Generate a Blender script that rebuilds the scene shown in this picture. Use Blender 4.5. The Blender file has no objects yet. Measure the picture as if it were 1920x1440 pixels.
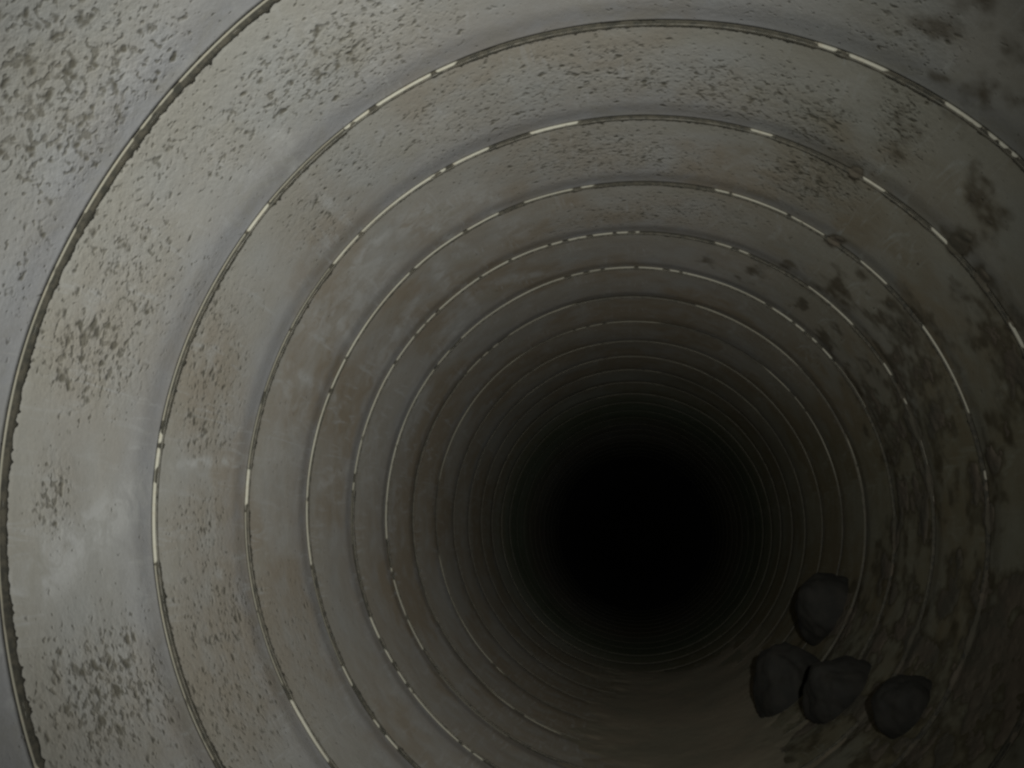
import bpy, math
import numpy as np
from mathutils import Matrix, Vector

# ------------------------------------------------------------------ camera, world, light
scene = bpy.context.scene
C = scene.collection
RIGHT = Vector((0.98844, 0.15159, 0.0)); UP = Vector((0.02963, -0.19321, 0.98071)); BACK = Vector((0.14866, -0.96938, -0.19547))
cam_data = bpy.data.cameras.new("camera")
cam_data.sensor_width = 36.0
cam_data.lens = 36.0 * 1500 / 1920
cam_data.clip_start = 0.02
cam_data.clip_end = 200
cam = bpy.data.objects.new("camera", cam_data); C.objects.link(cam)
cam.matrix_world = Matrix(((RIGHT.x, UP.x, BACK.x, 0.02772), (RIGHT.y, UP.y, BACK.y, 0.0), (RIGHT.z, UP.z, BACK.z, -0.14313), (0, 0, 0, 1)))
scene.camera = cam

world = bpy.data.worlds.new("World"); scene.world = world
world.use_nodes = True
world.node_tree.nodes["Background"].inputs[0].default_value = (0, 0, 0, 1)
world.node_tree.nodes["Background"].inputs[1].default_value = 0.0

def spot(name, loc, target, power, size_deg, blend, radius, color):
    d = bpy.data.lights.new(name, 'SPOT'); d.energy = power; d.spot_size = math.radians(size_deg)
    d.spot_blend = blend; d.shadow_soft_size = radius; d.color = color
    o = bpy.data.objects.new(name, d); C.objects.link(o); o.location = loc
    o.rotation_euler = (Vector(target) - Vector(loc)).to_track_quat('-Z', 'Y').to_euler()
    return o
# the torch held just behind the camera, pointing where the camera looks
spot("torch", (0.12, -0.42, 0.02), (0.12 - 0.185, 0.58, 0.02 + 0.105), 435, 71.5, 1.0, 0.02, (0.985, 1.0, 0.95))

scene.view_settings.view_transform = 'Standard'
scene.view_settings.look = 'None'
scene.view_settings.exposure = 0.0
scene.view_settings.gamma = 1.0
scene.render.film_transparent = False
scene.cycles.filter_width = 2.6
scene.cycles.max_bounces = 6
scene.cycles.diffuse_bounces = 4

# ------------------------------------------------------------------ measured layout: (angle round the pipe, distance along it)
MUD = [
  (0.515,3.854,50.1,0.9145,3.253,0.90), (0.854,3.650,62.85,-7.784,4.472,0.80), (0.737,2.898,99.41,-11.25,9.309,0.95), (0.597,3.342,76,5.461,7.95,0.75),
  (0.519,2.837,130.1,-3.057,12.77,0.80), (-0.822,1.443,89.92,-3.388,44.46,0.50), (-0.722,1.498,321.9,-94.7,126.6,0.55), (-1.058,1.883,180.9,12.44,69.71,0.12),
  (-0.883,1.740,251.5,-50.79,58.28,0.22), (-1.006,2.141,64.89,16.24,27.89,0.14), (-0.679,1.779,535.4,-203.8,158.9,0.55), (-0.596,1.900,354.6,39.56,100.8,0.65),
  (-0.602,2.017,1509,-1.646,394.7,1.20), (-0.912,2.022,6357,672.6,2053,1.30), (-0.484,2.013,184.6,-8.082,51.23,0.60), (-0.378,2.059,187.8,-15.72,56.65,0.60),
  (-0.271,2.095,153.4,-66.38,97.94,0.85), (-0.636,2.621,165.4,26.17,24.99,0.55), (-0.497,2.585,120,-7.323,21.36,0.70), (-0.394,2.557,244.9,2.816,39.76,0.70),
  (-0.381,2.948,117.8,1.723,14.32,0.70), (-0.249,2.639,288.2,-24.59,67.54,1.20), (-0.255,2.911,235.4,-17.33,45.12,1.10), (-0.307,3.258,1006,69.91,69,0.60),
  (-0.178,3.074,126.1,-15.37,31.75,0.75), (-0.037,2.991,62.81,-3.927,19.13,0.85), (-0.085,2.365,555.4,-33.49,184.2,1.00), (-0.036,2.493,130.6,-24.67,91.59,0.80),
  (-0.014,2.619,635,-7.081,148.9,0.60), (-0.739,2.663,145.8,24.27,24.87,0.45), (-0.843,3.046,1639,253.1,248.4,0.50), (-0.938,2.781,1100,230.9,249.9,0.40),
  (-1.224,3.061,723,165.5,272.3,0.50), (-1.057,3.011,341.1,49.69,70.73,0.30), (-0.854,2.426,2408,750.7,692.3,1.20), (0.055,2.962,86.3,-8.029,89.54,0.95),
  (0.106,3.254,125.1,5.983,75.03,0.85), (0.228,3.353,207.3,27.73,65.77,0.85), (0.416,3.333,305.9,130.5,119.8,0.60), (0.328,3.286,401.4,7.675,37.23,0.90),
  (0.329,2.984,201.4,68.75,104.7,0.95), (0.342,2.682,425.6,138.3,236.8,1.10), (0.193,2.626,443.9,7.942,66.94,0.65), (0.273,2.638,168.9,22.9,65.07,0.65),
  (0.264,2.468,305.8,51.4,160.9,0.85), (0.071,2.445,287.2,0.7762,89.66,0.70), (0.503,3.150,247.2,95.78,74.97,0.85), (0.471,2.899,183.1,77.58,73.44,0.95),
  (0.441,3.609,643.9,98.92,101.4,0.60), (0.523,2.199,34.28,4.286,10.17,1.10), (0.318,2.219,100.1,21.36,60.35,0.95), (0.694,2.270,117.1,-20.41,16.01,0.85),
  (0.796,2.586,195.6,-23.19,26.46,0.55), (0.911,3.129,94.48,-17.97,32.01,0.85), (1.137,3.380,50.55,-4.582,23.43,0.90), (1.292,3.344,103.4,-35.46,43.31,0.90),
  (1.052,3.221,295.6,6.178,25.92,0.85), (0.674,2.912,123.7,-15.09,9.603,0.55), (0.593,2.461,79.62,6.01,15.45,0.90), (-0.450,2.304,294.1,-67.78,85,0.40),
  (-0.163,2.287,319.6,3.204,65.03,0.50), (1.703,6.202,49.44,-3.633,2.668,0.55), (1.550,5.556,67.83,-14.88,7.492,0.50), (-0.663,3.123,215.6,-17.26,23.87,0.35),
  (-0.508,3.118,287.2,4.251,31.4,0.50),
]
PITS = [
  (-2.557,0.990,21.57,-1.396,17.33,0.95), (-2.805,1.116,75.71,44.05,115,0.60), (-2.161,1.386,22.14,-11.36,51.23,0.85), (-2.757,1.324,42.03,11.36,34.75,0.75),
  (-2.927,1.341,119.8,-5.952,52.94,1.00), (3.081,1.297,141.4,31.05,479.5,0.90), (-2.452,1.341,112.2,-4.279,56.75,0.70), (2.725,1.379,69.09,-3.403,36.76,1.10),
  (-2.493,1.257,39.7,-3.431,88.87,0.60), (-2.266,1.713,124,-24.98,47.5,0.55), (-1.910,1.818,11.51,-1.947,27.04,0.60), (-1.566,1.795,12.3,-7.481,53.34,0.75),
  (-1.302,1.871,27.42,-8.028,48.6,0.80), (-2.412,1.783,114.4,-3.926,35.84,0.60), (-2.823,1.711,41.79,27.56,47.23,0.65), (-3.007,1.786,170.4,-0.3103,63.28,0.75),
  (3.022,1.801,99.31,-5.586,63.71,0.65), (2.830,1.853,64.26,-3.204,19.53,0.75), (2.629,1.752,53.63,-2.614,16.49,0.70), (-1.610,2.215,11.88,-7.778,35.75,0.75),
  (-1.816,2.177,75.01,-19.43,43.75,0.60), (-1.444,2.634,10.38,7.359,54.22,0.65), (-1.388,1.576,14.37,18.75,197.1,0.45), (-0.965,1.476,105.9,50.55,108.4,0.60),
  (-1.058,1.883,175,4.448,58.95,0.95), (-1.006,2.141,64.89,16.24,27.89,0.90), (-0.883,1.740,245.1,-57.02,52.2,0.80), (2.722,2.211,30.68,-15.45,21.35,0.40),
  (-1.174,1.844,172,-2.087,53.23,0.70),
]
BROWN = [
  (2.017,3.594,11.86,1.732,1.284,1.00), (1.793,4.803,8.883,0.6935,0.7556,1.20), (2.661,1.544,63.56,2.848,17.44,0.70), (-2.860,1.516,28.39,14.37,33.36,0.40),
  (-0.225,2.710,5.282,-1.336,2.047,0.60), (-2.946,1.349,40.29,14.65,53.03,0.50), (-3.124,1.314,77.82,17.65,142.7,0.40), (-2.909,1.741,39.46,12.93,35.24,0.90),
  (3.009,1.825,51.57,-3.475,33.58,0.70), (2.730,1.825,20.45,-6.11,13.44,0.90), (-2.431,1.851,52.78,3.954,15.92,0.55), (2.800,2.196,15.42,-9.536,16.51,0.80),
  (-2.756,2.488,29.6,16.26,16.82,0.45), (2.934,3.038,11.08,-3.28,6.724,0.90), (-1.735,2.188,18.89,-10.41,24.81,0.70), (-1.406,2.673,8.365,4.05,18.49,0.70),
  (-1.066,2.197,25.75,13.24,18.27,0.80), (-1.366,1.911,9.297,5.645,32.29,0.45), (-2.333,3.420,6.115,0.09703,0.5877,0.50), (1.411,4.615,2.311,-0.197,0.3852,1.10),
  (1.733,5.903,3.934,0.4833,0.4491,0.90), (2.698,1.367,82.96,-2.863,41.98,0.50), (2.540,2.845,20.82,-0.4527,2.162,0.70), (-1.910,1.818,21.59,-11.19,19.41,0.35),
  (-2.301,2.094,52.15,-1.515,12.47,0.40), (-2.148,4.567,9.836,-1.099,0.7867,0.50),
]
PALE = [
  (-2.376,2.119,132.7,123.6,947.9,1.00), (-2.597,2.281,2909,551.9,141.5,0.90), (-2.446,2.671,205.8,209.3,487.4,0.90), (-2.165,2.362,3490,-773.4,193.8,1.00),
  (-2.796,2.300,4344,282.5,38.82,0.80), (-2.210,2.964,2753,70.3,20.36,0.80), (-2.371,1.559,7037,-208.6,83.27,0.80), (-2.685,3.300,64.93,31.03,92.25,0.70),
  (-3.073,2.611,3175,-950.8,310.9,0.70), (3.007,1.384,379.7,-206.7,136,1.30), (-3.094,1.800,7206,-1034,175.9,1.10), (-2.469,1.427,1.676e+04,-561.8,202.9,0.70),
  (-2.353,1.476,3720,-654.7,508,0.80), (-2.368,1.811,6727,-184.1,71.55,0.70), (-2.409,2.236,189.8,-17.18,77.38,0.80), (-2.198,2.203,113.9,-56.93,103.6,0.80),
  (-2.020,2.256,273,-83.72,111.7,0.60), (-2.622,2.143,175.3,1.877,42.17,0.70), (-2.513,2.238,115.8,12.56,45.69,0.60), (-2.246,2.635,1762,169.1,64.35,0.90),
  (-1.950,2.595,417.7,-92.64,137.2,0.60), (-2.355,3.168,153.9,36.59,38.73,0.70), (-2.860,2.233,185.6,30.1,78.1,0.50), (-2.615,2.740,81.43,12.69,39.54,0.60),
  (-2.945,2.938,100.8,46.5,79.45,0.55), (-1.995,2.408,629.1,-240.6,282.2,0.60), (2.829,1.498,45.19,-26.6,95.46,0.50), (-2.990,2.237,115.2,-13.4,48.13,0.40),
  (2.926,1.860,7612,-347.7,2414,0.90), (-3.131,3.328,55.88,4.598,52.82,0.50), (-2.002,3.045,529.8,-573.7,706.9,0.80), (-0.933,1.790,589.6,-277.9,180.5,0.50),
  (-1.034,1.713,319,29.42,153.5,0.40), (-1.177,2.087,519.3,-48.9,55.62,0.50),
]
SEAMS = {
 0: [('d',-1.795,-2.193), ('t',-2.193,2.919), ('b',2.913,2.645), ('t',2.645,2.505)],
 1: [('t',2.539,2.951), ('b',2.958,-3.080), ('b',-3.070,-3.039), ('t',-3.021,-2.558), ('b',-2.551,-2.472), ('t',-2.467,-2.230), ('b',-2.227,-2.155), ('b',-2.135,-1.991), ('b',-1.978,-1.929), ('d',-1.928,-1.119), ('b',-1.117,-1.074), ('d',-1.073,-1.051), ('b',-1.049,-0.964), ('d',-0.964,-0.833), ('b',-0.830,-0.745), ('d',-0.743,-0.727), ('b',-0.726,-0.653), ('d',-0.650,-0.515)],
 2: [('b',2.405,2.583), ('t',2.600,3.081), ('b',3.084,-3.089), ('t',-3.086,-2.489), ('b',-2.473,-2.058), ('b',-2.035,-1.925), ('d',-1.921,-1.808), ('b',-1.805,-1.668), ('d',-1.667,-1.208), ('b',-1.205,-1.145), ('d',-1.143,-0.900), ('b',-0.897,-0.825), ('d',-0.823,-0.684), ('b',-0.682,-0.616), ('d',-0.614,-0.396), ('b',-0.388,-0.319), ('d',-0.315,-0.129)],
 3: [('b',2.322,2.431), ('d',2.435,2.533), ('b',2.545,2.611), ('t',2.616,2.917), ('b',2.930,-2.801), ('b',-2.783,-2.103), ('b',-2.089,-1.969), ('b',-1.882,-1.717), ('b',-1.689,-1.649), ('d',-1.647,-1.266), ('b',-1.262,-1.217), ('b',-1.207,-1.027), ('b',-1.014,-0.898), ('d',-0.896,-0.772), ('b',-0.768,-0.664), ('d',-0.662,-0.526), ('b',-0.521,-0.224), ('d',-0.214,-0.063), ('b',-0.059,-0.033), ('d',-0.025,0.115)],
 4: [('b',2.104,2.523), ('b',2.556,2.616), ('b',2.651,2.731), ('t',2.996,-3.101), ('b',-3.093,-2.596), ('b',-2.579,-2.347), ('b',-2.330,-1.846), ('b',-1.833,-1.789), ('b',-1.769,-1.697), ('b',-1.673,-1.597), ('b',-1.585,-1.498), ('d',-1.492,-1.224), ('b',-1.220,-1.094), ('d',-1.092,-0.860), ('b',-0.855,-0.651), ('d',-0.649,-0.492), ('b',-0.485,-0.436), ('d',-0.430,-0.366), ('b',-0.362,-0.326), ('d',-0.323,-0.218), ('t',-0.200,0.006)],
 5: [('t',2.079,2.470), ('b',2.548,2.908), ('b',3.018,-2.513), ('b',-2.488,-2.361), ('b',-2.337,-1.817), ('b',-1.789,-1.735), ('b',-1.712,-1.661), ('b',-1.645,-1.519), ('b',-1.505,-0.617), ('t',-0.602,-0.389)],
}
CLODS = [(0.8008, 3.9025, -0.3963, 0.1303, 0.1399, 0.894), (0.5816, 3.659, -0.677, 0.1165, 0.1389, 0.893), (0.6793, 3.1271, -0.6134, 0.1099, 0.1023, 0.915), (0.7346, 2.5657, -0.5743, 0.0873, 0.095, 0.932)]

JOINTS = [1.181, 1.611, 2.027, 2.441, 2.860, 3.272, 3.682, 4.087, 4.510, 4.925]
while len(JOINTS) < 24:
    JOINTS.append(JOINTS[-1] + (0.408, 0.415, 0.411)[len(JOINTS) % 3])
BELL = 0.0066

# ------------------------------------------------------------------ helpers
def hash3(ix, iy, iz, seed):
    h = (ix.astype(np.int64) * 374761393 + iy.astype(np.int64) * 668265263 + iz.astype(np.int64) * 2147483647 + seed * 974634777) & 0xffffffff
    h = ((h ^ (h >> 13)) * 1274126177) & 0xffffffff
    h = ((h ^ (h >> 16)) * 2246822519) & 0xffffffff
    return ((h ^ (h >> 15)) & 0xffffff) / float(0xffffff)

def vnoise(x, y, z, seed=0):
    ix, iy, iz = np.floor(x), np.floor(y), np.floor(z)
    fx, fy, fz = x - ix, y - iy, z - iz
    fx, fy, fz = [t * t * t * (t * (6 * t - 15) + 10) for t in (fx, fy, fz)]
    r = 0
    for dx in (0, 1):
        for dy in (0, 1):
            for dz in (0, 1):
                r = r + hash3(ix + dx, iy + dy, iz + dz, seed) * (fx if dx else 1 - fx) * (fy if dy else 1 - fy) * (fz if dz else 1 - fz)
    return r

def fbm(x, y, z, sc, octs=3, seed=0, gain=0.5):
    r, a, n = 0, 1.0, 0
    for i in range(octs):
        r = r + a * vnoise(x * sc + 13.1 * i, y * sc + 7.7 * i, z * sc + 3.3 * i, seed + i)
        n += a; a *= gain; sc *= 2.07
    return r / n

def sstep(a, b, x):
    t = np.clip((x - a) / (b - a), 0, 1)
    return t * t * (3 - 2 * t)

def field(th, z, blobs):
    """soft patches on the wall, each (angle, distance, quadratic form, strength)"""
    out = np.zeros_like(th)
    for (t0, z0, a, b, c, s) in blobs:
        dt = (th - t0 + math.pi) % (2 * math.pi) - math.pi
        dz = z - z0
        q = a * dt * dt + 2 * b * dt * dz + c * dz * dz
        out = np.maximum(out, s * np.exp(-0.55 * np.minimum(q, 60) ** 1.3))
    return out

def pos(th, r, y):
    """a point of the wall; the pipe is a little out of round and its joints are not quite square"""
    c, s = np.cos(th), np.sin(th)
    y = y + 0.026 * (fbm(c, y * 0.9, s, 1.25, 2, 101) - 0.5)
    r = r + 0.014 * (fbm(c, y * 1.3, s, 1.1, 2, 111) - 0.5)
    return np.stack([r * np.cos(th), y, -r * np.sin(th)], -1)

def grid_mesh(name, P, mat, parent=None, wrap=True, attrs=None, keep=None, flip=False, smooth=True):
    """P[n, m, 3]: n steps round the pipe, m along the profile"""
    n, m = P.shape[:2]
    i = np.arange(n if wrap else n - 1)[:, None]; j = np.arange(m - 1)[None, :]
    i2 = (i + 1) % n
    F = np.stack([i * m + j, i * m + j + 1, i2 * m + j + 1, i2 * m + j], -1)
    if flip: F = F[..., ::-1]
    if keep is not None: F = F[keep]
    F = F.reshape(-1, 4)
    V = P.reshape(-1, 3)
    used = np.unique(F); remap = np.full(len(V), -1); remap[used] = np.arange(len(used))
    V = V[used]; F = remap[F]
    me = bpy.data.meshes.new(name)
    me.vertices.add(len(V)); me.vertices.foreach_set("co", V.astype(np.float32).ravel())
    me.loops.add(F.size); me.loops.foreach_set("vertex_index", F.astype(np.int32).ravel())
    me.polygons.add(len(F)); me.polygons.foreach_set("loop_start", np.arange(0, F.size, 4, dtype=np.int32))
    me.update(calc_edges=True)
    if smooth: me.polygons.foreach_set("use_smooth", np.ones(len(F), dtype=bool))
    for k, a in (attrs or {}).items():
        at = me.attributes.new(k, 'FLOAT', 'POINT')
        at.data.foreach_set("value", np.asarray(a, dtype=np.float32).reshape(-1)[used])
    me.materials.append(mat)
    o = bpy.data.objects.new(name, me); C.objects.link(o)
    if parent: o.parent = parent
    return o

def tag(o, label=None, cat=None, group=None, kind=None):
    if label: o["label"] = label
    if cat: o["category"] = cat
    if group: o["group"] = group
    if kind: o["kind"] = kind
    return o

# ------------------------------------------------------------------ materials
class NT:
    def __init__(s, name):
        s.m = bpy.data.materials.new(name); s.m.use_nodes = True; s.t = s.m.node_tree
        s.b = s.t.nodes["Principled BSDF"]; s.out = s.t.nodes["Material Output"]
        s.co = s.t.nodes.new("ShaderNodeTexCoord").outputs["Object"]
    def link(s, a, b): s.t.links.new(a, b)
    def put(s, sock, v):
        if isinstance(v, bpy.types.NodeSocket): s.link(v, sock)
        elif v is not None: sock.default_value = v if not isinstance(v, tuple) or len(v) != 3 or sock.type != 'RGBA' else (*v, 1)
    def attr(s, name):
        n = s.t.nodes.new("ShaderNodeAttribute"); n.attribute_name = name; return n.outputs["Fac"]
    def noise(s, scale, detail=2.0, rough=0.5, dist=0.0, vec=None):
        n = s.t.nodes.new("ShaderNodeTexNoise"); s.link(vec or s.co, n.inputs["Vector"])
        n.inputs["Scale"].default_value = scale; n.inputs["Detail"].default_value = detail
        n.inputs["Roughness"].default_value = rough; n.inputs["Distortion"].default_value = dist
        return n.outputs["Fac"]
    def math(s, op, a, b=None, c=None, clamp=False):
        n = s.t.nodes.new("ShaderNodeMath"); n.operation = op; n.use_clamp = clamp
        for i, v in enumerate((a, b, c)): s.put(n.inputs[i], v)
        return n.outputs[0]
    def ramp(s, v, a, b, lo=0.0, hi=1.0):
        n = s.t.nodes.new("ShaderNodeMapRange"); n.interpolation_type = 'SMOOTHSTEP'
        for i, x in enumerate((v, a, b, lo, hi)): s.put(n.inputs[i], x)
        return n.outputs[0]
    def mix(s, f, a, b, mode='MIX'):
        n = s.t.nodes.new("ShaderNodeMix"); n.data_type = 'RGBA'; n.blend_type = mode
        s.put(n.inputs[0], f); s.put(n.inputs[6], a); s.put(n.inputs[7], b)
        return n.outputs[2]
    def bump(s, h, strength, dist, normal=None):
        n = s.t.nodes.new("ShaderNodeBump"); s.link(h, n.inputs["Height"])
        n.inputs["Strength"].default_value = strength; n.inputs["Distance"].default_value = dist
        if normal: s.link(normal, n.inputs["Normal"])
        return n.outputs["Normal"]

def concrete():
    k = NT("concrete")
    pit, brown, pale, mud, green, u = [k.attr(a) for a in ("pit", "brown", "pale", "mud", "green", "along")]
    big = k.noise(3.1, 3, 0.55); mid = k.noise(11, 4, 0.6); fine = k.noise(160, 3, 0.6)
    # stretched coordinates for run marks along the casting
    c = k.mix(k.ramp(big, 0.35, 0.65), (0.238, 0.239, 0.231), (0.258, 0.252, 0.236))
    c = k.mix(k.math('MULTIPLY', k.ramp(u, 0.55, 0.95), 0.8), c, (0.232, 0.237, 0.254))
    c = k.mix(k.math('MULTIPLY', k.ramp(u, 0.3, 0.0), 0.35), c, (0.222, 0.208, 0.168))
    bf = k.math('MULTIPLY', brown, k.ramp(mid, 0.25, 0.62, 0.35, 0.85), clamp=True)
    c = k.mix(bf, c, (0.190, 0.160, 0.122))
    c = k.mix(k.math('MULTIPLY', green, 0.6), c, (0.10, 0.15, 0.09))
    mp = k.t.nodes.new("ShaderNodeMapping"); k.link(k.co, mp.inputs[0]); mp.inputs["Scale"].default_value = (1.0, 0.16, 1.0); mp.inputs["Rotation"].default_value = (0.5, 0.0, 0.4)
    st = k.noise(34, 4, 0.65, 1.0, mp.outputs[0])
    c = k.mix(k.math('MULTIPLY', k.ramp(st, 0.52, 0.72), k.math('MULTIPLY', k.ramp(big, 0.42, 0.6), 0.75)), c, (0.295, 0.295, 0.29))
    c = k.mix(k.ramp(k.noise(6.5, 4, 0.65, 0.5), 0.5, 0.72, 0.0, 0.45), c, (0.205, 0.195, 0.165))
    pf = k.math('MULTIPLY', pale, k.ramp(k.noise(16, 4, 0.65, 0.8), 0.38, 0.64, 0.08, 0.85), clamp=True)
    c = k.mix(pf, c, (0.31, 0.308, 0.30))
    # pock marks left in the cast surface
    thr = k.math('MULTIPLY_ADD', pit, -0.20, 0.70)
    n1 = k.noise(43, 1.6, 0.5, 0.1)
    p1 = k.ramp(n1, thr, k.math('ADD', thr, 0.20))
    thr2 = k.math('MULTIPLY_ADD', pit, -0.215, 0.72)
    p2 = k.ramp(k.noise(78, 1.0, 0.5, 0.2), thr2, k.math('ADD', thr2, 0.15))
    pits = k.math('MAXIMUM', p1, k.math('MULTIPLY', p2, 0.7))
    c = k.mix(k.math('MULTIPLY', pits, 0.95), c, (0.082, 0.076, 0.060))
    c = k.mix(k.math('MULTIPLY', k.math('MULTIPLY', pit, 0.22), k.ramp(mid, 0.4, 0.6)), c, (0.20, 0.18, 0.145))
    c = k.mix(k.math('MULTIPLY', mud, k.ramp(mid, 0.3, 0.7, 0.75, 1.0)), c, (0.080, 0.067, 0.050))
    c = k.mix(k.ramp(fine, 0.35, 0.65, 0.0, 0.10), c, (0.15, 0.145, 0.13))
    c = k.mix(k.math('MULTIPLY', k.attr("deep_shade"), k.ramp(mid, 0.2, 0.5, 0.85, 1.0)), c, (0.022, 0.030, 0.019))  # darkness of the deep pipe, painted in as near-black green
    c = k.mix(k.math('MULTIPLY', k.attr("falloff"), 0.62), c, k.mix(1.0, c, (0.545, 0.55, 0.455), 'MULTIPLY'))  # weaker light on the right and with depth, multiplied into the colour
    k.put(k.b.inputs["Base Color"], c)
    k.b.inputs["Roughness"].default_value = 1.0
    k.b.inputs["Specular IOR Level"].default_value = 0.08
    rough = k.math('MULTIPLY', k.math('MULTIPLY', k.noise(62, 3, 0.6), 1.6), pit)
    h = k.math('ADD', k.math('SUBTRACT', rough, pits), k.math('ADD', k.math('MULTIPLY', mid, 0.9), k.math('MULTIPLY', fine, 0.12)))
    k.put(k.b.inputs["Normal"], k.bump(h, 0.5, 0.0045))
    return k.m

def mortar():
    k = NT("pale_mortar")
    cl = k.attr("clean_lit")
    c = k.mix(cl, (0.095, 0.085, 0.06), (0.27, 0.26, 0.215))
    c = k.mix(k.ramp(k.noise(70, 3, 0.6), 0.45, 0.7, 0, 0.45), c, (0.22, 0.19, 0.14))
    k.put(k.b.inputs["Base Color"], c); k.b.inputs["Roughness"].default_value = 0.9
    k.put(k.b.inputs["Normal"], k.bump(k.noise(220, 3), 0.5, 0.002))
    return k.m

def dirt(name, a, b, scale, rough=0.85, bump=0.004):
    k = NT(name)
    c = k.mix(k.ramp(k.noise(scale, 4, 0.6), 0.35, 0.65), a, b)
    k.put(k.b.inputs["Base Color"], c); k.b.inputs["Roughness"].default_value = rough
    k.b.inputs["Specular IOR Level"].default_value = 0.3
    k.put(k.b.inputs["Normal"], k.bump(k.noise(scale * 4, 5, 0.65), 0.8, bump))
    return k.m

M_CONC = concrete(); M_MORT = mortar()
M_SEAM = dirt("joint_dirt", (0.022, 0.021, 0.016), (0.046, 0.041, 0.030), 60)
M_SEAM_FAINT = dirt("joint_dust", (0.036, 0.033, 0.026), (0.055, 0.050, 0.038), 40)
M_MUD = dirt("drying_mud", (0.052, 0.048, 0.035), (0.080, 0.066, 0.049), 6, bump=0.002)
M_SILT = dirt("silt", (0.135, 0.122, 0.088), (0.158, 0.135, 0.097), 4, bump=0.0015)
M_CLOD_DARK = dirt("earth_and_deep_dark", (0.006, 0.0056, 0.004), (0.010, 0.0088, 0.0063), 12, bump=0.0015)  # clod earth; also stands in for darkness in the far pipe

# ------------------------------------------------------------------ pipe sections
def mud_value(th, z):
    f = field(th, z, MUD)
    x, y, zz = 1.0 * np.cos(th), z, np.sin(th)
    n = fbm(x, y, zz, 16, 4, 5, 0.55)
    n2 = fbm(x, y, zz, 5, 2, 9)
    return f * (0.6 + 0.22 * sstep(0.6, 0.0, np.abs(th - 0.1)) * sstep(4.2, 3.6, z)) + ((n - 0.5) * 1.5 + (n2 - 0.5) * 0.5) * sstep(0.03, 0.2, f) - 0.43, f

def seam_profile(k, th):
    """face height of the mortar, its cleanness (dimmed with depth) and width of the dirt behind, round joint k"""
    H = np.full_like(th, 0.0045); cl = np.full_like(th, 0.35); w = np.full_like(th, 0.006)
    x, y = np.cos(th), np.sin(th)
    ragged = fbm(x, y, x * 0 + k * 3.7, 95, 3, 21, 0.65); slow = fbm(x, y, x * 0 + k * 1.9, 4.5, 2, 31)
    if k in SEAMS:
        cov = np.zeros_like(th, dtype=bool)
        for st, a, b in SEAMS[k]:
            d = (b - a) % (2 * math.pi); t = (th - a) % (2 * math.pi)
            s = t <= d
            cov |= s
            if st == 'b': H[s] = 0.0074; cl[s] = 0.95; w[s] = 0.001
            elif st == 't': H[s] = 0.0034; cl[s] = 0.50; w[s] = 0.0085
            else: H[s] = 0.0012; cl[s] = 0.25; w[s] = 0.00855
        ker = np.hanning(9 if len(th) > 2000 else 5); ker /= ker.sum(); h = len(ker) // 2
        H, cl, w = [np.convolve(np.concatenate([v[-h:], v, v[:h]]), ker, 'valid') for v in (H, cl, w)]
        un = ~cov
        H[un] = 0.0015; cl[un] = 0.1; w[un] = 0.007
    else:
        slow2 = vnoise(x * 2.2, y * 2.2, x * 0 + k * 5.1, 77)
        good = sstep(0.40, 0.50, slow2)
        H = 0.001 + (0.006 if k < 8 else (0.0035 if k < 13 else 0.0015)) * good; fade = max(0.25, 1 - 0.13 * (k - 5)); cl = (fade if k < 13 else 0.0) * (0.1 + 0.45 * good); w = 0.003 - 0.002 * good  # deep mortar is coloured darker, in place of the light running out
    if 3 <= k < 7: H = H * 0.8; cl = cl * 0.85
    if k >= 5:
        low = 1 - 0.8 * sstep(0.35, 0.85, np.cos(th - 0.8)); H = H * low; cl = cl * low
    if k >= 7: H = H * 0.75
    if k >= 14: H = H * 0; cl = cl * 0
    nick = sstep(0.70, 0.76, fbm(x, y, x * 0 + k * 9.1, 22, 2, 41))
    H = H * (0.8 + 0.4 * slow) * (1 - 0.75 * nick)
    cl = cl * (0.75 + 0.5 * slow)
    w = w * 0.8 * np.clip(0.15 + 1.5 * ragged, 0.1, 2) + 0.004 * sstep(0.62, 0.8, ragged)
    return H, np.clip(cl, 0, 1), w

LABELS = [
 "pale grey pocked pipe section at the picture's upper left corner, outside the outermost joint",
 "broad pale pipe section with a smooth diagonal swath, between the outermost and second joints",
 "pipe section with rough tan pocks across its top, between the second and third joints",
 "pipe section with whitish smears and mossy pocks on top, between third and fourth joints",
]
ORD = ["fourth", "fifth", "sixth", "seventh", "eighth", "ninth", "tenth", "eleventh", "twelfth", "thirteenth", "fourteenth", "fifteenth", "sixteenth", "seventeenth", "eighteenth", "nineteenth", "twentieth", "twenty-first", "twenty-second", "twenty-third", "twenty-fourth"]
MIDS = ["brownish pipe section with mud blotches at right, %s inward from the outermost joint",
        "dim brown pipe section with thin pale joints, %s inward from the outermost joint",
        "dusky pipe section with faint joint lines, %s inward from the outermost joint",
        "almost black pipe section near the dark end, %s inward from the outermost joint"]

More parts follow.
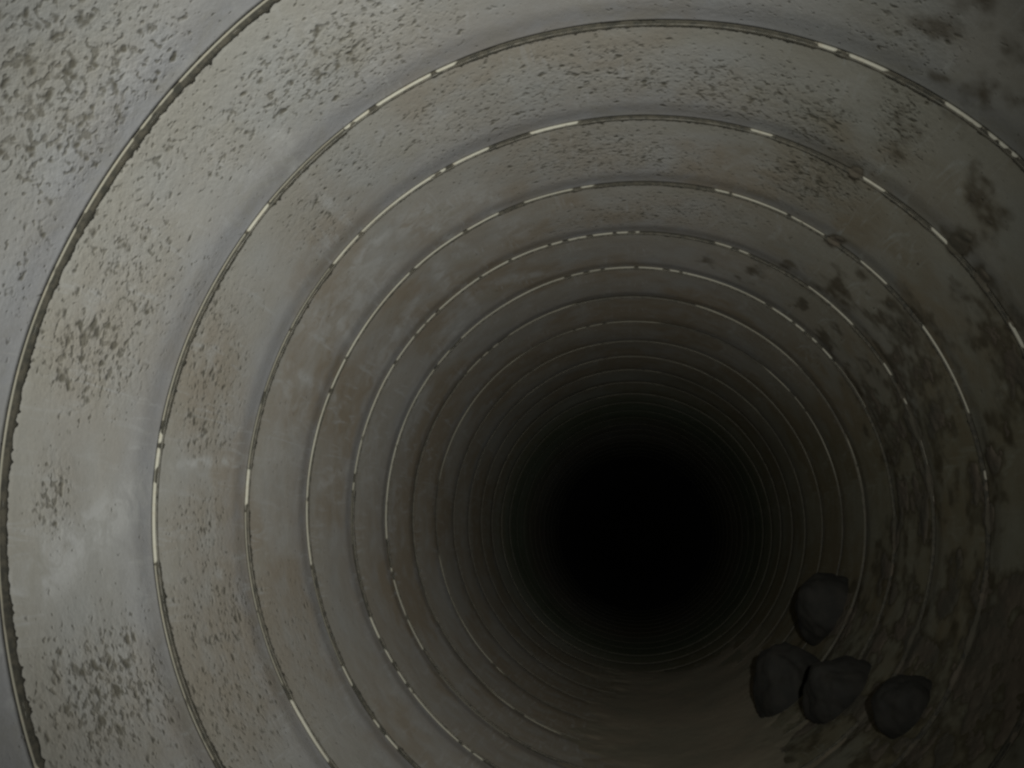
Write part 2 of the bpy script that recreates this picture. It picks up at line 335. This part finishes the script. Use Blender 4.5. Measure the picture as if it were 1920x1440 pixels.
def make_section(k, y0, y1, radius_shift, near_joint):
    root = bpy.data.objects.new("pipe_section", None); C.objects.link(root)
    root.location = (0, y0, -1.0); root.empty_display_size = 0.2
    off = np.array([0, -y0, 1.0])
    n, m = (1260, 62) if k <= 5 else ((720, 30) if k <= 10 else (360, 14))
    if k == 0: m = 110
    th = np.linspace(-math.pi, math.pi, n, endpoint=False)[:, None] * np.ones((1, m))
    s = np.linspace(0, 1, m)[None, :] * np.ones((n, 1))
    a = y0 + (0.003 if near_joint else 0); b = y1 - 0.0015
    y = a + (b - a) * s
    u = 1 - (y1 - y) / 0.42
    u = np.clip(u, 0, 1)
    x3, z3 = np.cos(th), np.sin(th)
    r = 1 + BELL * (1.0 if k < 7 else (0.5 if k < 14 else 0.12)) * sstep(0.78, 1.0, u) + 0.0035 * (fbm(x3, y, z3, 3.0, 3, 2) - 0.5)
    # chipped near lip
    lip = sstep(0.02, 0.0, u)
    r = r + 0.002 * lip * fbm(x3, y, z3, 40, 2, 8)
    mv, mf = mud_value(th, y)
    mud = sstep(-0.32, 0.16, mv) if k <= 9 else 0 * th
    pit = field(th, y, PITS) * sstep(1.02, 0.86, u)
    far = sstep(1.3, 3.4, y)
    browns = np.maximum(field(th, y, BROWN), 0.16 + 1.25 * far * fbm(x3, y, z3, 2.2, 2, 51) + 0.55 * sstep(1.25, 1.8, y) * sstep(0.48, 0.66, fbm(x3, y, z3, 3.1, 3, 151)))
    pale = field(th, y, PALE)
    falloff = sstep(0.1, 0.9, np.cos(th) + 0.8 * (fbm(x3, y, z3, 1.7, 3, 57) - 0.5)) + 1.15 * sstep(0.15, 1.0, np.cos(th - 0.75)) + 0.75 * sstep(3.0, 6.0, y)  # painted light falloff: right side, lower right and depth
    deep_shade = sstep(6.5, 6.7, y) * 0.22 + 0.7 * sstep(7.5, 11.5, y)  # painted darkness, growing towards the far end
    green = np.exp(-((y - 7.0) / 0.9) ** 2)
    inner = pos(th, r, y)
    P = inner
    # end faces and outer skin close the wall of the section
    ring = th[:, :1]
    def col(rr, yy): return pos(ring[:, 0], np.full(n, rr), np.full(n, yy))[:, None, :]
    P = np.concatenate([inner, col(1.06, b), col(1.12, b), col(1.12, a), col(1.06, a), inner[:, :1]], 1)
    def ext(v, e): return np.concatenate([v, np.full((n, 4), e), v[:, :1]], 1)
    grid_mesh("wall", P + off, M_CONC, root, attrs=dict(pit=ext(pit, 0), brown=ext(browns, .3), pale=ext(pale, 0), mud=ext(mud, 0), green=ext(green, 0), falloff=ext(falloff, 0), deep_shade=ext(deep_shade, 0), along=ext(u, .5)))
    # joint at the far end of this section
    nn = 2400 if k <= 5 else 1200
    t1 = np.linspace(-math.pi, math.pi, nn, endpoint=False)
    H, cl, w = seam_profile(k, t1)
    bell = BELL * (1.0 if k < 7 else (0.5 if k < 14 else 0.12))
    R0 = 1 + bell + 0.0015
    wob = 0.0035 * (fbm(np.cos(t1), t1 * 0 + y1, np.sin(t1), 3.0, 3, 2) - 0.5)
    ri = R0 - H + wob
    prof = [(y1 - 0.0025, R0 + 0.004 + wob), (y1 - 0.0018, R0 - 0.6 * H + wob), (y1 - 0.001, ri + 0.0006), (y1 + 0.0002, ri), (y1 + 0.0018, ri + 0.0002), (y1 + 0.0026, R0 + 0.01 + wob)]
    P = np.stack([pos(t1, q[1], t1 * 0 + q[0]) for q in prof], 1)
    grid_mesh("mortar_joint", P + off, M_MORT, root, attrs=dict(clean_lit=np.repeat(cl[:, None], len(prof), 1)))
    low = np.minimum(ri + 0.0006, R0)
    top = 0.9992 + wob
    bb = 0.0012 * fbm(np.cos(t1), np.sin(t1), t1 * 0, 90, 2, 61)
    prof = [(y1 + 0.0008, np.maximum(low, top)), (y1 + 0.0015, np.maximum(low - 0.0005, top)), (y1 + 0.003, np.maximum(top + 0.002 - bb, top - bb)), (y1 + 0.0042, top - bb),
            (y1 + 0.0045 + 0.5 * w, top - 0.0006 - bb), (y1 + 0.005 + w, top - 0.0002), (y1 + 0.007 + w, 1.004 + wob)]
    P = np.stack([pos(t1, q[1], t1 * 0 + q[0]) for q in prof], 1)
    grid_mesh("joint_dirt", P + off, M_SEAM if k < 6 else M_SEAM_FAINT, root)
    if k < len(LABELS): lab = LABELS[k]
    else: lab = MIDS[0 if k < 6 else (1 if k < 9 else (2 if k < 13 else 3))] % ORD[k - 4]
    tag(root, lab, "pipe section", "concrete sections of the pipe")
    return root

prev = 0.15
for k, yk in enumerate(JOINTS):
    make_section(k, prev, yk, 0, k > 0)
    prev = yk

# the rest of the pipe; its darkness is painted with a near-black material
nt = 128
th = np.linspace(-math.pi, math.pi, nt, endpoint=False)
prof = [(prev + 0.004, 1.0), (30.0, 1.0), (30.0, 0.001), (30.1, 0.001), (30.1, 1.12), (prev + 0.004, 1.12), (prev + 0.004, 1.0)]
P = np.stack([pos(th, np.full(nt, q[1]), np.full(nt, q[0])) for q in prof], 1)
o = grid_mesh("tunnel", P, M_CLOD_DARK, None, smooth=False)
tag(o, kind="structure")

# ------------------------------------------------------------------ mud spattered and caked on the right side
th = np.linspace(-1.35, 1.75, 900); yy = np.concatenate([np.linspace(0.95, 2.6, 330), np.linspace(2.606, 5.2, 330)])
TH, YY = np.meshgrid(th, yy, indexing='ij')
mv, mf = mud_value(TH, YY)
hgt = 0.004 * sstep(0.0, 0.6, mv) + 0.0032 * sstep(-0.02, 0.16, mv) + 0.002 * sstep(0.1, 0.3, mv) * (fbm(np.cos(TH), YY, np.sin(TH), 30, 3, 71) - 0.4)
hgt = hgt * sstep(0.25, 0.6, mf) - 0.003
bell = 0
for k, yk in enumerate(JOINTS[:11]):
    uu = np.clip(1 - (yk - YY) / 0.42, 0, 1) * (YY < yk)
    bell = bell + BELL * sstep(0.78, 1.0, uu)
rr = 1 + bell + 0.0035 * (fbm(np.cos(TH), YY, np.sin(TH), 3.0, 3, 2) - 0.5) - hgt
on = hgt > -0.0015
keep = on[:-1, :-1] | on[1:, :-1] | on[:-1, 1:] | on[1:, 1:]
o = grid_mesh("mud", pos(TH, rr, YY), M_MUD, None, wrap=False, keep=keep)
tag(o, "dark brown mud spattered and caked over the right side of the pipe", "mud", kind="stuff")

# ------------------------------------------------------------------ silt lying along the bottom
th = np.linspace(0.35, 2.15, 420); yy = np.linspace(1.6, 6.4, 520)
TH, YY = np.meshgrid(th, yy, indexing='ij')
x3, z3 = np.cos(TH), np.sin(TH)
edge = 0.5 * (fbm(x3, YY * 0.6, z3, 2.6, 3, 121) - 0.5) + 0.22 * (fbm(x3, YY, z3, 11, 3, 125) - 0.5)
body = sstep(2.0, 1.60, TH + edge) * sstep(0.72, 1.15, TH + edge + 0.1 * (YY - 3)) * sstep(6.2, 5.2, YY + 2 * edge) * sstep(1.7, 2.3, YY + edge)
hgt = 0.016 * body * (0.55 + 0.9 * (fbm(x3, YY * 0.7, z3, 3.5, 2, 131) - 0.2)) + 0.002 * (fbm(x3, YY, z3, 28, 3, 141) - 0.5) * body - 0.004
rr = 1.004 - hgt
on = hgt > -0.0025
keep = on[:-1, :-1] | on[1:, :-1] | on[:-1, 1:] | on[1:, 1:]
o = grid_mesh("silt", pos(TH, rr, YY), M_SILT, None, wrap=False, keep=keep)
tag(o, "dull brown silt lying along the bottom of the pipe", "silt", kind="stuff")

# ------------------------------------------------------------------ clods of earth
CL_LAB = ["dark earth clod uppermost of the heap, cutting across the joint lines at lower right",
          "dark earth clod at the heap's left foot, nearest to the black hollow of the pipe",
          "dark earth clod in the middle of the heap, just below the uppermost clod",
          "dark earth clod lying a little apart to the right of the heap, nearest the mud"]
import bmesh
from mathutils import noise as mnoise
POW = [(0.8, 1, 1.1), (1.1, 1, 0.8), (0.9, 1, 1.0), (1.15, 1, 0.9)]
for i, (x, y, z, rx, ry, rc) in enumerate(CLODS):
    bm = bmesh.new(); bmesh.ops.create_icosphere(bm, subdivisions=5, radius=1.0)
    V = np.array([v.co[:] for v in bm.verts]); V = np.sign(V) * np.abs(V) ** np.array(POW[i])
    nz = [mnoise.fractal(Vector(v) * 0.85 + Vector((7.3 * i, 1.7, 0)), 0.9, 2.1, 5) for v in V]
    d = 0.98 + 0.20 * np.array(nz)
    V = V * d[:, None] * np.array([rx, (rx + ry) * 0.38, ry]) * (1.12, 1.25, 1.28, 1.05)[i]
    for v, c in zip(bm.verts, V): v.co = c
    for f in bm.faces: f.smooth = True
    me = bpy.data.meshes.new("earth_clod"); bm.to_mesh(me); bm.free(); me.materials.append(M_CLOD_DARK)
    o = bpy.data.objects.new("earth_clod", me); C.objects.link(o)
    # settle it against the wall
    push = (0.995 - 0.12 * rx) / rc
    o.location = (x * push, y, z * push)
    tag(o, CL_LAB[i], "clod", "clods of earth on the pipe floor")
